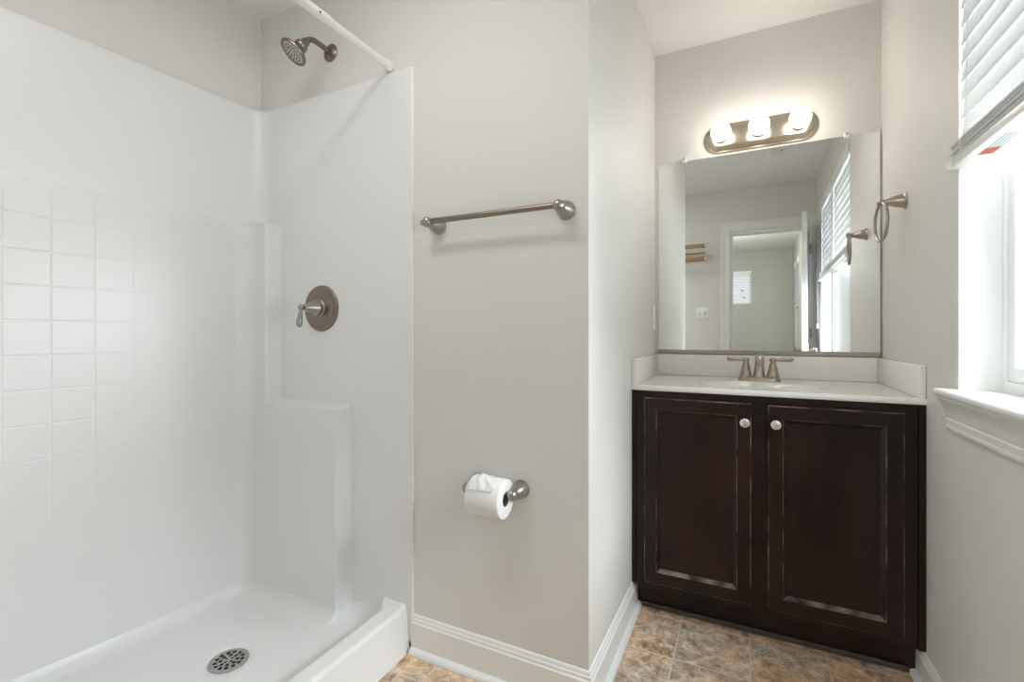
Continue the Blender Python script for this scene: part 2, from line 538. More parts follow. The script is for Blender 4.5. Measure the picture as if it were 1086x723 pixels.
# ---- door leaf, standing open into the bathroom
dt = bpy.data.objects.new('door_1', None); C.objects.link(dt)
dt.location = (0.435, YR+0.03, 0); dt['kind'] = 'structure'; dt['_origin'] = (0.435, YR+0.03, 0)
dirv = Vector((-0.068, 0.595, 0)).normalized(); ang = math.atan2(dirv.y, dirv.x)
def door_local(bmx):
    t = bmesh.new(); me = bpy.data.meshes.new('t'); bmx.to_mesh(me); bmx.free()
    me.transform(Matrix.Translation((0.435, YR+0.03, 0)) @ Matrix.Rotation(ang, 4, 'Z')); t.from_mesh(me); bpy.data.meshes.remove(me); return t
b_ = bmesh.new()
box(b_, 0, 0.60, -0.012, 0.012, 0.012, 2.025)
for s in (-1, 1):
    ya, yb_ = (0.012, 0.0175) if s > 0 else (-0.0175, -0.012)
    for (x0, x1, z0, z1) in ((0, 0.1, 0.012, 2.025), (0.5, 0.6, 0.012, 2.025), (0.1, 0.5, 0.012, 0.25), (0.1, 0.5, 0.85, 1.02), (0.1, 0.5, 1.9, 2.025)):
        box(b_, x0, x1, ya, yb_, z0, z1)
build('door_leaf', door_local(b_), M['trim'], dt)
for hz in (0.22, 1.10, 1.83):
    b_ = bmesh.new(); lathe(b_, (-0.004, -0.022, hz-0.045), (0, 0, 1), [(0, 0.007), (0.09, 0.007)], 12)
    box(b_, 0.0, 0.03, -0.0195, -0.0175, hz-0.045, hz+0.045)
    build('hinge', door_local(b_), M['nickel'], dt, 40)
for s in (-1, 1):
    b_ = bmesh.new()
    lathe(b_, (0.54, 0.0175*s, 0.96), (0, s, 0), [(0, 0.032), (0.006, 0.03), (0.01, 0.012), (0.03, 0.012), (0.038, 0.026), (0.055, 0.028), (0.064, 0.02), (0.067, 0)], 24)
    build('door_knob', door_local(b_), M['nickel'], dt, 40)

# ---- baseboards (cap, board and shoe in one profile)
BP = [(0, 0), (0.031, 0), (0.031, 0.006), (0.028, 0.013), (0.022, 0.018), (0.014, 0.0195), (0.014, 0.099), (0.0105, 0.103), (0.0095, 0.110), (0.0065, 0.114), (0.0055, 0.119), (0.003, 0.1235), (0, 0.1245)]
bm = bmesh.new()
YT = 1.905
sweep(bm, BP, [(-1.012, YP, 0, -1), (XP, YP, 1, -1), (XP, YT, 1, 0, 0.86)])
struct('baseboard_partition', bm, M['trim'])
bm = bmesh.new()
sweep(bm, BP, [(XR, YT, -1, 0, 0.79), (XR, YR+0.025, -1, 0, 0.9)])
struct('baseboard_right', bm, M['trim'])
bm = bmesh.new()
sweep(bm, BP, [(-1.02, YR, 0, 1), (DX0-0.09, YR, 0, 1)])
struct('baseboard_rear', bm, M['trim'])

# ---- windows in the right wall
def window(name, y0, y1):
    t = bpy.data.objects.new(name, None); C.objects.link(t)
    t.location = (XR+0.083, (y0+y1)/2, WZ0); t['kind'] = 'structure'; t['_origin'] = tuple(t.location)
    xf = XR+0.083
    b = bmesh.new()
    zt = WZ1; zb = 0.932
    fw = 0.018
    box(b, xf, xf+0.06, y0, y0+fw, zb, zt); box(b, xf, xf+0.06, y1-fw, y1, zb, zt)
    box(b, xf, xf+0.06, y0+fw, y1-fw, zb, zb+0.026); box(b, xf, xf+0.06, y0+fw, y1-fw, zt-0.03, zt)
    build('window_frame', b, M['vinyl'], t, bevel=0.0015)
    for (za, zc, dx) in ((zb+0.028, 1.55, 0.006), (1.51, zt-0.03, 0.03)):
        s0, s1 = y0+fw+0.002, y1-fw-0.002
        b = bmesh.new(); sw = 0.032
        x0, x1 = xf+dx, xf+dx+0.026
        box(b, x0, x1, s0, s0+sw, za, zc); box(b, x0, x1, s1-sw, s1, za, zc)
        box(b, x0, x1, s0+sw, s1-sw, za, za+0.036); box(b, x0, x1, s0+sw, s1-sw, zc-0.036, zc)
        sash = build('sash', b, M['vinyl'], t, bevel=0.003)
        b = bmesh.new(); box(b, x0+0.011, x0+0.015, s0+sw, s1-sw, za+0.036, zc-0.036)
        build('pane', b, M['glass'], sash)
    # white recess lining
    b = bmesh.new()
    box(b, XR+0.0005, xf, y1-0.004, y1, 0.932, WZ1)
    box(b, XR+0.0005, xf, y0, y0+0.004, 0.932, WZ1)
    box(b, XR+0.0005, xf, y0+0.004, y1-0.004, WZ1-0.004, WZ1)
    build('recess_lining', b, M['trim'], t)
    return t
window('window_1', WM1, WY1)
window('window_2', WY0, WM0)
bm = bmesh.new()
box(bm, XR-0.004, XR+WT, WM0, WM1, 0.932, WZ1)
struct('trim_2', bm, M['trim'], bevel=0.002, label='white post between the two windows')
# stool (sill) with horns and rounded nose
bm = bmesh.new()
SP = []
x_n = XR-0.04
SP = [(x_n+0.004, 0.912), (x_n, 0.916), (x_n-0.0015, 0.922), (x_n, 0.928), (x_n+0.004, 0.932)]
prof = SP+[(XR, 0.932), (XR, 0.912)]
for (y0, y1) in ((WY0-0.035, WY1+0.035),):
    r0 = [bm.verts.new((x, y0, z)) for x, z in prof]; r1 = [bm.verts.new((x, y1, z)) for x, z in prof]
    bm.faces.new(r0); bm.faces.new(r1)
    for k in range(len(prof)): bm.faces.new((r0[k], r0[(k+1) % len(prof)], r1[(k+1) % len(prof)], r1[k]))
box(bm, XR, XR+0.085, WY0, WY1, 0.9125, 0.932)
struct('trim_3', bm, M['trim'], label='white window sill projecting over its apron')
# apron, crown-like profile, widest at the top, returned at the ends
AP = [(0, 0.912), (0.030, 0.912), (0.030, 0.905), (0.026, 0.898), (0.020, 0.886), (0.0165, 0.872), (0.016, 0.862), (0.0125, 0.861), (0.0125, 0.853), (0.0145, 0.850), (0.0145, 0.838), (0.0115, 0.836), (0.0145, 0.832), (0.0145, 0.826), (0.010, 0.820), (0, 0.820)]
bm = bmesh.new()
ye0, ye1 = WY0-0.035, WY1+0.05
rings = []
for (base, sgn) in ((ye1, -1), (ye0, 1)):
    rings.append([bm.verts.new((XR-u, base+sgn*(0.03-u)*0.9, z)) for u, z in AP])
for k in range(len(AP)):
    k2 = (k+1) % len(AP); bm.faces.new((rings[0][k], rings[0][k2], rings[1][k2], rings[1][k]))
bm.faces.new(rings[0]); bm.faces.new(rings[1])
struct('trim_4', bm, M['trim'], smooth=25, label='moulded white apron under the window sill')

# bedroom windows (reflected)
def plain_window(name, axis, a0, a1, z0, z1, pos, out):
    t = bpy.data.objects.new(name, None); C.objects.link(t); t['kind'] = 'structure'
    def bb(b, p0, p1, q0, q1, zz0, zz1):
        if axis == 'x': box(b, p0, p1, min(pos+q0*out, pos+q1*out), max(pos+q0*out, pos+q1*out), zz0, zz1)
        else: box(b, min(pos+q0*out, pos+q1*out), max(pos+q0*out, pos+q1*out), p0, p1, zz0, zz1)
    b = bmesh.new(); f = 0.03
    bb(b, a0, a0+f, 0.05, 0.09, z0, z1); bb(b, a1-f, a1, 0.05, 0.09, z0, z1)
    bb(b, a0+f, a1-f, 0.05, 0.09, z0, z0+f); bb(b, a0+f, a1-f, 0.05, 0.09, z1-f, z1)
    fr = build('window_frame', b, M['vinyl'], t)
    b = bmesh.new(); bb(b, a0+f, a1-f, 0.068, 0.072, z0+f, z1-f)
    build('pane', b, M['glass'], fr)
plain_window('window_3', 'x', fx0, fx1, fz0, fz1, FY, -1)
plain_window('window_4', 'y', gy0, gy1, gz0, gz1, BX, 1)

# ================================================================ SHOWER
sh = thing('shower_surround', 'white one-piece fibreglass shower with moulded corner shelf and low curb', 'shower', (-1.4, 0.6, 0.0))
ZT = 1.992
YS = YP-0.009                     # face of the end panel
YBF = 1.2145                      # face of the moulded shelf block
def wblock(x, z, e=0.013):
    """1 inside the moulded block, smooth edges"""
    def inside(xe, ze):
        return sstep((xe-x)/e+0.5)*sstep((ze-z)/e+0.5)
    return max(inside(-1.6715, 1.517), inside(-1.2945, 0.814))
def lined(a, b, n): return [a+(b-a)*k/n for k in range(n+1)]
zs = lined(0.03, 0.79, 30)+lined(0.800, 0.828, 14)+lined(0.85, 1.49, 24)+lined(1.503, 1.535, 16)+lined(1.56, ZT-0.012, 14)
ys_left = lined(YR+0.005, 1.14, 60)
xs_end = lined(-1.727, -1.685, 8)[1:]+lined(-1.683, -1.660, 14)+lined(-1.65, -1.31, 14)+lined(-1.306, -1.283, 14)+lined(-1.27, -1.02, 8)
RF = 0.06
def plan(yw, inset):
    """plan curve: along the long wall, round the corner, along the end wall at y = yw"""
    pts = []
    x0 = lambda y: xw(y)+inset
    for y in ys_left:
        f = (y-ys_left[0])/(ys_left[-1]-ys_left[0])
        yy = ys_left[0]+f*(yw-RF-ys_left[0])
        pts.append((x0(yy), yy))
    xc = x0(yw-RF)
    for k in range(1, 13):
        a = PI/2*k/12
        pts.append((xc+RF*(1-cos(a)), yw-RF+RF*sin(a)))
    xe = xc+RF
    for x in xs_end:
        xx = max(x, xe+0.0005*(xs_end.index(x)+1))
        pts.append((xx, yw))
    return pts
U = plan(YS, 0.0); Lw = plan(YBF, 0.013)
nL = len(ys_left)+12
rows = []
def round_top(t): return 1-math.sqrt(max(0.0, 1-t*t))
for z in zs:
    r = []
    for i in range(len(U)):
        x = U[i][0]
        wv = wblock(x if i >= nL else -1.75, z, 0.013 if i >= nL else 0.045)
        r.append((U[i][0]+(Lw[i][0]-U[i][0])*wv if i < nL else U[i][0], U[i][1]+(Lw[i][1]-U[i][1])*wv, z))
    rows.append(r)
# rounded top rim back to the wall
for k in range(1, 6):
    a = PI/2*k/5; d = 0.008*(1-cos(a)); zz = ZT-0.012+0.012*sin(a)
    r = []
    for i in range(len(U)):
        if i < len(ys_left): nx, ny = -1, 0
        elif i < nL:
            q = PI/2*(i-len(ys_left)+1)/12; nx, ny = -cos(q), sin(q)
        else: nx, ny = 0, 1
        r.append((U[i][0]+nx*d, U[i][1]+ny*d, zz))
    rows.append(r)
# flange on the free vertical edge: wrap each row to the wall
for r in rows:
    x, y, z = r[-1]
    r += [(-1.0135, y, z), (-1.011, y+0.0015, z), (-1.0095, y+0.004, z), (-1.0095, YP-0.0002, z)]
bm = bmesh.new(); grid(bm, rows)
walls = build('surround_walls', bm, M['gelcoat'], sh, 60)

# pan with curb
def pan_z(x, y):
    inset = 0.013
    xl = xw(y)+inset
    yf = YS+(YBF-YS)*wblock(x, 0.3)
    dx, dy = x-xl, yf-y
    dr = math.hypot(x+1.455, y-0.93)
    z = 0.052+0.028*sstep(dr/0.7)
    z -= 0.006*(1-sstep((dr-0.05)/0.03))
    r = 0.045
    def fil(d): return r-math.sqrt(max(0, r*r-(r-d)**2)) if 0 <= d < r else (r if d < 0 else 0)
    z += fil(dx)*0.9+fil(dy)*0.9
    # curb
    rr = 0.035*sstep((y-(YS-0.06))/0.055)
    c = sstep((x+rr-(-1.128))/0.032)
    z = z+(0.147-min(z, 0.147))*c
    z += 0.006*c*sstep((y-(YS-0.03))/0.03)
    return z
xs = lined(0, 1, 40)
bm = bmesh.new(); rows = []
ylist = lined(YR+0.005, 0.75, 26)+lined(0.765, 1.1, 34)[0:]+lined(1.105, YS, 50)
for y in ylist:
    xl = xw(y)+0.004
    xx = [xl+(0.06)*k/10 for k in range(10)]+lined(xl+0.06, -1.30, 40)[:-1]+lined(-1.30, -1.15, 24)[:-1]+lined(-1.15, -1.05, 30)
    r = [(x, y, pan_z(x, y)) for x in xx]
    zt = r[-1][2]
    for k in range(1, 7):
        a = PI/2*k/6; r.append((-1.05+0.014*sin(a), y, zt-0.014*(1-cos(a))))
    r.append((-1.031, y, 0.09)); r.append((-1.024, y, 0.02)); r.append((-1.022, y, 0.0))
    rows.append(r)
grid(bm, rows)
pan = build('shower_pan', bm, M['gelcoat'], sh, 60)
bm = bmesh.new()
tube(bm, [(-1.0215, YR+0.01, 0.002), (-1.0215, YP-0.03, 0.002)], 0.005, 8)
build('caulk_line', bm, M['caulk'], sh, 60)

# drain
dc = Vector((-1.455, 0.93, 0.0475))
bm = bmesh.new()
def circ(b, cx, cy, r, z, n): 
    vs = [b.verts.new((cx+r*cos(2*PI*k/n), cy+r*sin(2*PI*k/n), z)) for k in range(n)]
    return vs, [b.edges.new((vs[k], vs[(k+1) % n])) for k in range(n)]
edges = circ(bm, dc.x, dc.y, 0.056, dc.z+0.004, 48)[1]
holes = [(0, 0.011, 4, 0.0045), (0, 0.0235, 8, 0.0062), (0.2, 0.038, 13, 0.0066)]
for off, rad, n, hr in holes:
    for k in range(n):
        a = off+2*PI*k/n
        edges += circ(bm, dc.x+rad*cos(a), dc.y+rad*sin(a), hr, dc.z+0.004, 10)[1]
bmesh.ops.triangle_fill(bm, use_beauty=True, edges=edges)
bmesh.ops.recalc_face_normals(bm, faces=bm.faces[:])
for f in bm.faces:
    if f.normal.z < 0: f.normal_flip()
g = bmesh.ops.extrude_face_region(bm, geom=bm.faces[:])
bmesh.ops.translate(bm, vec=(0, 0, -0.003), verts=[e for e in g['geom'] if isinstance(e, bmesh.types.BMVert)])
dr_ = build('drain_grate', bm, M['steel'], sh)
dr_['label'] = 'round grey steel drain grate with holes'
bm = bmesh.new(); lathe(bm, (dc.x, dc.y, dc.z-0.0005), (0, 0, 1), [(0, 0.052), (0.001, 0.052), (0.001, 0)], 32)
build('drain_cup', bm, M['dark'], dr_)

# ---- shower rod
rod = thing('shower_rod', 'white tension shower rod high across the shower opening', 'shower rod', (-1.114, 0.6, 2.012))
RX, RZ = -1.114, 2.012
bm = bmesh.new(); tube(bm, [(RX, YP-0.03, RZ), (RX, 0.95, RZ)], 0.0115, 20)
build('inner_tube', bm, M['plastic'], rod, 40)
bm = bmesh.new(); lathe(bm, (RX, 1.02, RZ), (0, -1, 0), [(0, 0.0118), (0.002, 0.014), (0.01, 0.0142), (1.05, 0.0142)], 20)
ot = build('outer_tube', bm, M['plastic'], rod, 40)
bm = bmesh.new(); lathe(bm, (RX+0.014, 0.972, RZ-0.004), (1, 0, -0.3), [(0, 0.0), (0.0, 0.003), (0.001, 0.003), (0.001, 0)], 12)
build('screw', bm, M['nozzle'], ot)
for y0, s in ((YP, -1), (YR, 1)):
    bm = bmesh.new(); lathe(bm, (RX, y0, RZ), (0, s, 0), [(0, 0.017), (0.004, 0.0185), (0.02, 0.017), (0.034, 0.0135), (0.034, 0)], 24)
    build('end_cap', bm, M['plastic'], rod, 40)

# ---- shower head
sx_ = -1.402
hd = thing('showerhead', 'aged nickel shower head on curved arm above the shower panel', 'shower head', (sx_, YP, 2.135))
bm = bmesh.new(); lathe(bm, (sx_, YP, 2.138), (0, -1, 0), [(0, 0.033), (0.003, 0.033), (0.007, 0.029), (0.009, 0.022), (0.012, 0.018), (0.013, 0)], 36)
build('flange', bm, M['bronze'], hd, 35)
arm = [(sx_, YP-0.005, 2.138), (sx_, YP-0.03, 2.141), (sx_, YP-0.050, 2.143), (sx_, YP-0.070, 2.143)]
for k in range(1, 11):
    a = math.radians(53)*k/10
    arm.append((sx_, YP-0.070-0.050*sin(a), 2.143-0.050*(1-cos(a))))
ax = Vector((0.0, -cos(math.radians(53)), -sin(math.radians(53)))).normalized()
ax_h = Vector((-0.30, -0.55, -0.78)).normalized()
pe = Vector(arm[-1]); arm.append(tuple(pe+ax*0.006))
bm = bmesh.new(); tube(bm, arm, 0.0095, 18)
build('arm', bm, M['bronze'], hd, 50)
pe = Vector(arm[-1]); ax = ax_h
bm = bmesh.new()
lathe(bm, pe-ax*0.004, ax, [(0, 0.0095), (0.0, 0.013), (0.008, 0.0155), (0.016, 0.0145), (0.02, 0.016), (0.025, 0.022), (0.032, 0.023), (0.038, 0.020), (0.045, 0.024), (0.056, 0.036), (0.064, 0.0475), (0.069, 0.050), (0.073, 0.049), (0.074, 0.042), (0.071, 0.0395), (0.071, 0)], 40)
hb = build('spray_head', bm, M['bronze'], hd, 35)
bm = bmesh.new(); lathe(bm, pe+ax*(0.067), ax, [(0, 0.039), (0.0015, 0.038), (0.003, 0.0)], 36)
build('spray_face', bm, M['spray'], hb, 40)
bm = bmesh.new()
_, a1_, b1_ = frame_of(ax)
for rad, n in ((0.010, 6), (0.020, 11), (0.030, 16)):
    for k in range(n):
        q = 2*PI*k/n
        lathe(bm, pe+ax*0.0692+a1_*rad*cos(q)+b1_*rad*sin(q), ax, [(0, 0.0028), (0.002, 0.0024), (0.002, 0)], 6, sx=1.0)
nzz = build('nozzles', bm, M['nozzle'], hb)
nzz['kind'] = 'stuff'

# ---- shower valve
vc = Vector((-1.440, YS, 1.174))
va = thing('shower_valve', 'round bronze shower valve with lever handle on the white panel', 'shower valve', tuple(vc))
bm = bmesh.new(); lathe(bm, vc, (0, -1, 0), [(0, 0.087), (0.004, 0.087), (0.008, 0.083), (0.0095, 0.076), (0.0085, 0.070), (0.011, 0.066), (0.0135, 0.058), (0.0135, 0.03), (0.0135, 0)], 56)
build('escutcheon', bm, M['bronze'], va, 35)
bm = bmesh.new(); lathe(bm, vc+Vector((0, -0.012, 0)), (0, -1, 0), [(0, 0.034), (0.004, 0.034), (0.008, 0.029), (0.016, 0.032), (0.022, 0.031), (0.03, 0.026), (0.05, 0.018), (0.066, 0.012), (0.07, 0.0115), (0.072, 0.008), (0.074, 0.008)], 36)
hub = build('handle_hub', bm, M['nickel'], va, 35)
bm = bmesh.new()
lc = vc+Vector((0, -0.094, 0))
lathe(bm, lc, (0, -1, 0), [(-0.011, 0), (-0.009, 0.006), (-0.004, 0.010), (0.001, 0.011), (0.006, 0.009), (0.009, 0.005), (0.010, 0)], 24)
tube(bm, [lc+Vector((0, 0, -0.004)), lc+Vector((0, -0.002, -0.02)), lc+Vector((0, -0.004, -0.035)), lc+Vector((0, -0.006, -0.05)), lc+Vector((0, -0.007, -0.062)), lc+Vector((0, -0.007, -0.070)), lc+Vector((0, -0.007, -0.073))], [0.0055, 0.006, 0.0085, 0.0105, 0.0105, 0.0075, 0.003], 18)
build('lever', bm, M['nickel'], va, 50)

# ================================================================ PARTITION WALL FITTINGS
POST = [(0, 0.0275), (0.003, 0.0285), (0.007, 0.0275), (0.010, 0.0265), (0.016, 0.0258), (0.026, 0.0235), (0.036, 0.0195), (0.044, 0.0160), (0.050, 0.0138), (0.053, 0.0133)]
BALLP = [(0.053, 0.0133), (0.056, 0.0150), (0.062, 0.0165), (0.069, 0.0160), (0.075, 0.0125), (0.079, 0.0065), (0.080, 0)]
tb = thing('towel_bar', 'long brushed nickel towel bar on the wall above the toilet paper', 'towel bar', (-0.687, YP, 1.434))
TZ = 1.434
for x in (-0.908, -0.462):
    bm = bmesh.new(); lathe(bm, (x, YP, TZ), (0, -1, 0), POST+BALLP[1:], 36)
    build('post', bm, M['nickel'], tb, 35)
bm = bmesh.new(); tube(bm, [(-0.92, YP-0.064, TZ+0.001), (-0.463, YP-0.064, TZ+0.001)], 0.0088, 20)
build('bar', bm, M['bronze'], tb, 50)
bm = bmesh.new(); lathe(bm, (-0.912, YP-0.064, TZ), (-1, 0, 0), [(0, 0.0095), (0.003, 0.0095), (0.005, 0.0075), (0.008, 0.010), (0.014, 0.0105), (0.019, 0.0075), (0.021, 0)], 24)
build('finial', bm, M['nickel'], tb, 50)

tp = thing('toilet_paper_holder', 'brushed nickel two-post toilet paper holder on the beige wall', 'paper holder', (-0.69, YP, 0.60))
PZ = 0.608
for x in (-0.757, -0.607):
    bm = bmesh.new(); lathe(bm, (x, YP, PZ), (0, -1, 0), POST+BALLP[1:], 36)
    build('post', bm, M['nickel'], tp, 35)
bm = bmesh.new(); tube(bm, [(-0.755, YP-0.064, PZ), (-0.609, YP-0.064, PZ)], 0.0085, 18)
build('roller', bm, M['nickel'], tp, 50)
# roll
rl = thing('toilet_paper_roll', 'white toilet paper roll with crumpled end hanging on its holder', 'toilet paper', (-0.69, YP-0.066, 0.594))
RR, RI = 0.0565, 0.0215
rcx0, rcx1, rcy, rcz = -0.7335, -0.6235, YP-0.068, PZ-0.0128
bm = bmesh.new()
lathe(bm, (rcx0, rcy, rcz), (1, 0, 0), [(0, RI), (0.0, RR-0.003), (0.001, RR-0.001), (0.003, RR), (0.107, RR), (0.109, RR-0.001), (0.110, RR-0.003), (0.110, RI), (0.0, RI)], 64, cap=False)
build('paper', bm, M['paper'], rl, 40)
bm = bmesh.new()
lathe(bm, (rcx0+0.001, rcy, rcz), (1, 0, 0), [(0, RI), (0.108, RI), (0.108, RI-0.0015), (0, RI-0.0015), (0, RI)], 40, cap=False)
build('core', bm, M['card'], rl, 40)
# crumpled loose end lying on top
bm = bmesh.new(); rows = []
for i in range(25):
    u = i/24; r = []
    a = math.radians(150-105*u)             # angle around the roll from behind to the front
    for j in range(25):
        v = j/24
        x = rcx0+0.006+v*(0.088-0.05*abs(u-0.15)*1.2)
        cr = 0.0035+0.003*abs(sin(9*v+3*u))*abs(cos(6*u+5*v))+0.005*sstep(1-abs(v-0.42)*3)*sstep(1-abs(u-0.55)*2.6)
        cr += 0.0012*random.random()
        if u > 0.86: cr *= (1-(u-0.86)/0.2)
        rr_ = RR+cr-0.003
        r.append((x+0.003*sin(14*u), rcy+rr_*cos(a), rcz+rr_*sin(a)))
    rows.append(r)
grid(bm, rows)
fl = build('loose_end', bm, M['paper'], rl, 35)
md = fl.modifiers.new('thick', 'SOLIDIFY'); md.thickness = 0.0006

# ================================================================ VANITY
cb = thing('vanity_cabinet', 'dark espresso two-door vanity cabinet with worn edges under the white sink top', 'cabinet', (0.052, 2.1, 0))
ZC = 0.8595
bm = bmesh.new()
FX0, FX1 = -0.3770, 0.4785
for (a, b, c_, d, e_, f_) in ((FX0, FX0+0.016, YC+0.018, YB-0.001, 0.105, ZC-0.001), (FX1-0.016, FX1, YC+0.018, YB-0.001, 0.105, ZC-0.001),
                              (FX0+0.016, FX1-0.016, YC+0.018, YB-0.001, 0.105, 0.121), (FX0+0.016, FX1-0.016, YB-0.008, YB-0.001, 0.121, ZC-0.001)):
    box(bm, a, b, c_, d, e_, f_)
# face frame
for (a, b, c_, d) in ((FX0, -0.335, 0.105, ZC-0.001), (0.438, FX1, 0.105, ZC-0.001), (0.0215, 0.0715, 0.145, 0.815), (-0.335, 0.438, 0.815, ZC-0.001), (-0.335, 0.438, 0.105, 0.145)):
    box(bm, a, b, YC, YC+0.018, c_, d)
build('body', bm, M['wood'], cb, bevel=0.0008)
bm = bmesh.new(); box(bm, XP+0.001, XR-0.001, 1.906, 1.92, 0.001, 0.105)
build('toe_kick', bm, M['wood'], cb)
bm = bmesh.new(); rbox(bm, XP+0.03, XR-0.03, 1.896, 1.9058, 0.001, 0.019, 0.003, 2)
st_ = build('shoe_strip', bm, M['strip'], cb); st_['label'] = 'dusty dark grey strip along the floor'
for (a, b, zf) in ((XP+0.0008, FX0-0.002, 0.110), (FX1+0.002, XR-0.0008, 0.101)):
    bm = bmesh.new(); rbox(bm, a, b, YC+0.001, YC+0.016, zf, ZC-0.001, 0.001, 1)
    build('filler_strip', bm, M['wood'], cb)
def door(x0, x1, z0, z1, kx, kz):
    yf, yb_ = YC-0.0195, YC-0.0005
    bm = bmesh.new()
    fw = 0.0445
    def ring(dx, y): return [bm.verts.new(p) for p in ((x0+dx, y, z0+dx), (x1-dx, y, z0+dx), (x1-dx, y, z1-dx), (x0+dx, y, z1-dx))]
    R = [ring(0, yb_), ring(0, yf+0.003), ring(0.003, yf), ring(fw, yf), ring(fw+0.002, yf+0.001), ring(fw+0.013, yf+0.0105), ring(fw+0.015, yf+0.011)]
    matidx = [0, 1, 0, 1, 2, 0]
    for i, (a, b) in enumerate(zip(R, R[1:])):
        for k in range(4):
            f = bm.faces.new((a[k], a[(k+1) % 4], b[(k+1) % 4], b[k])); f.material_index = 1 if (i == 4 and k == 0) else matidx[i]  # bottom inner bevel: sheen painted with the pale worn-edge tone
    bm.faces.new(R[-1]); bm.faces.new(R[0])
    d = build('door', bm, [M['wood'], M['wood_worn_sheen'], M['wood']], cb)
    b2 = bmesh.new()
    lathe(b2, (kx, yf, kz), (0, -1, 0), [(0, 0.008), (0.003, 0.0065), (0.010, 0.006), (0.013, 0.010), (0.016, 0.0158), (0.020, 0.0165), (0.023, 0.0155), (0.0245, 0.012), (0.025, 0)], 32)
    k = build('knob', b2, M['knob'], d, 35); k['label'] = 'round satin silver knob'
    return d
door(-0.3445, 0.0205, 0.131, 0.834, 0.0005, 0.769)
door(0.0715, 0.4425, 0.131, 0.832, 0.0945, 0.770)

# sink top
vt = thing('sink_countertop', 'white cultured marble sink top with splash panels over the dark cabinet', 'sink top', (0.052, 2.1, ZC))
ZK = 0.879
bm = bmesh.new(); rows = []
SX, SY, SA, SB = 0.0525, 2.055, 0.215, 0.150
def top_z(x, y):
    q = math.hypot((x-SX)/SA, (y-SY)/SB)
    z = ZK
    if q < 1.0: z -= 0.10*(1-q*q)**1.45
    # small raised front lip
    z += 0.0015*(1-sstep((y-1.845)/0.02))
    return z
xs2 = lined(XP+0.0005, XR-0.0005, 110); ys2 = lined(1.8505, YB-0.0005, 70)
prof_front = [(1.853, 0.8600), (1.8465, 0.8600), (1.8448, 0.8625), (1.8442, 0.868), (1.8445, 0.875), (1.8470, 0.8795)]
for (y, z) in prof_front: rows.append([(x, y, z) for x in xs2])
for y in ys2: rows.append([(x, y, top_z(x, y)) for x in xs2])
rows.append([(x, YB-0.0005, 0.8600) for x in xs2])
grid(bm, rows)
me_edges = [e for e in bm.edges if e.is_boundary]
build('countertop', bm, M['marble'], vt, 45)
def splash(x0, x1, y0, y1):
    bm = bmesh.new(); rbox(bm, x0, x1, y0, y1, 0.8795, 0.980, 0.0035, 3)
    return build('splash_panel', bm, M['marble'], vt, 40)
splash(XP+0.0006, XP+0.019, 1.853, YB-0.0205)
splash(XR-0.0195, XR-0.0006, 1.853, YB-0.0205)
splash(XP+0.0006, XR-0.0006, YB-0.020, YB-0.0006)
bm = bmesh.new(); lathe(bm, (SX, SY, ZK-0.0995), (0, 0, 1), [(0, 0.024), (0.003, 0.023), (0.004, 0.018), (0.0065, 0.016), (0.0075, 0)], 28)
build('sink_drain', bm, M['warm_nickel'], vt, 35)

# faucet
fx, fy = 0.0550, 2.238
fa = thing('faucet', 'warm brushed nickel two-handle faucet on the white sink top', 'faucet', (fx, fy, ZK))
bm = bmesh.new()
prof = [(0.0, 1.0, 0), (0.004, 1.0, 0), (0.010, 0.97, 0), (0.014, 0.90, 0), (0.0165, 0.82, 0), (0.0165, 0.0, 0)]
n = 48; rings = []
def stad(k, sx, sy):
    a = 2*PI*k/n; cx = 0.051 if cos(a) >= 0 else -0.051
    return (fx+cx+sx*cos(a), fy+sy*sin(a))
for (dz, s, _) in prof[:-1]:
    rr = 0.029*s
    rings.append([bm.verts.new((*stad(k, rr, rr), ZK+0.0002+dz)) for k in range(n)])
for a, b in zip(rings, rings[1:]):
    for k in range(n): bm.faces.new((a[k], a[(k+1) % n], b[(k+1) % n], b[k]))
bm.faces.new(rings[0]); bm.faces.new(rings[-1])
build('base', bm, M['warm_nickel'], fa, 35)
HP = [(0.0, 0.0265), (0.003, 0.0265), (0.007, 0.0235), (0.013, 0.0215), (0.030, 0.0185), (0.045, 0.0150), (0.055, 0.0122), (0.060, 0.0115), (0.062, 0.0095), (0.066, 0.0095), (0.068, 0.0125), (0.074, 0.0140), (0.080, 0.0125), (0.084, 0.0075), (0.085, 0)]
for s in (-1, 1):
    hx = fx+s*0.0505
    bm = bmesh.new(); lathe(bm, (hx, fy, ZK+0.014), (0, 0, 1), HP, 32)
    h_ = build('handle', bm, M['warm_nickel'], fa, 35)
    bm = bmesh.new()
    tube(bm, [(hx+s*0.006, fy, ZK+0.088), (hx+s*0.018, fy-0.001, ZK+0.0885), (hx+s*0.032, fy-0.003, ZK+0.090), (hx+s*0.050, fy-0.006, ZK+0.092), (hx+s*0.062, fy-0.008, ZK+0.092), (hx+s*0.070, fy-0.009, ZK+0.0915), (hx+s*0.073, fy-0.0095, ZK+0.091)],
         [0.0062, 0.0062, 0.0085, 0.0112, 0.0112, 0.0085, 0.003], 16, flat=0.9)
    build('lever', bm, M['warm_nickel'], h_, 50)
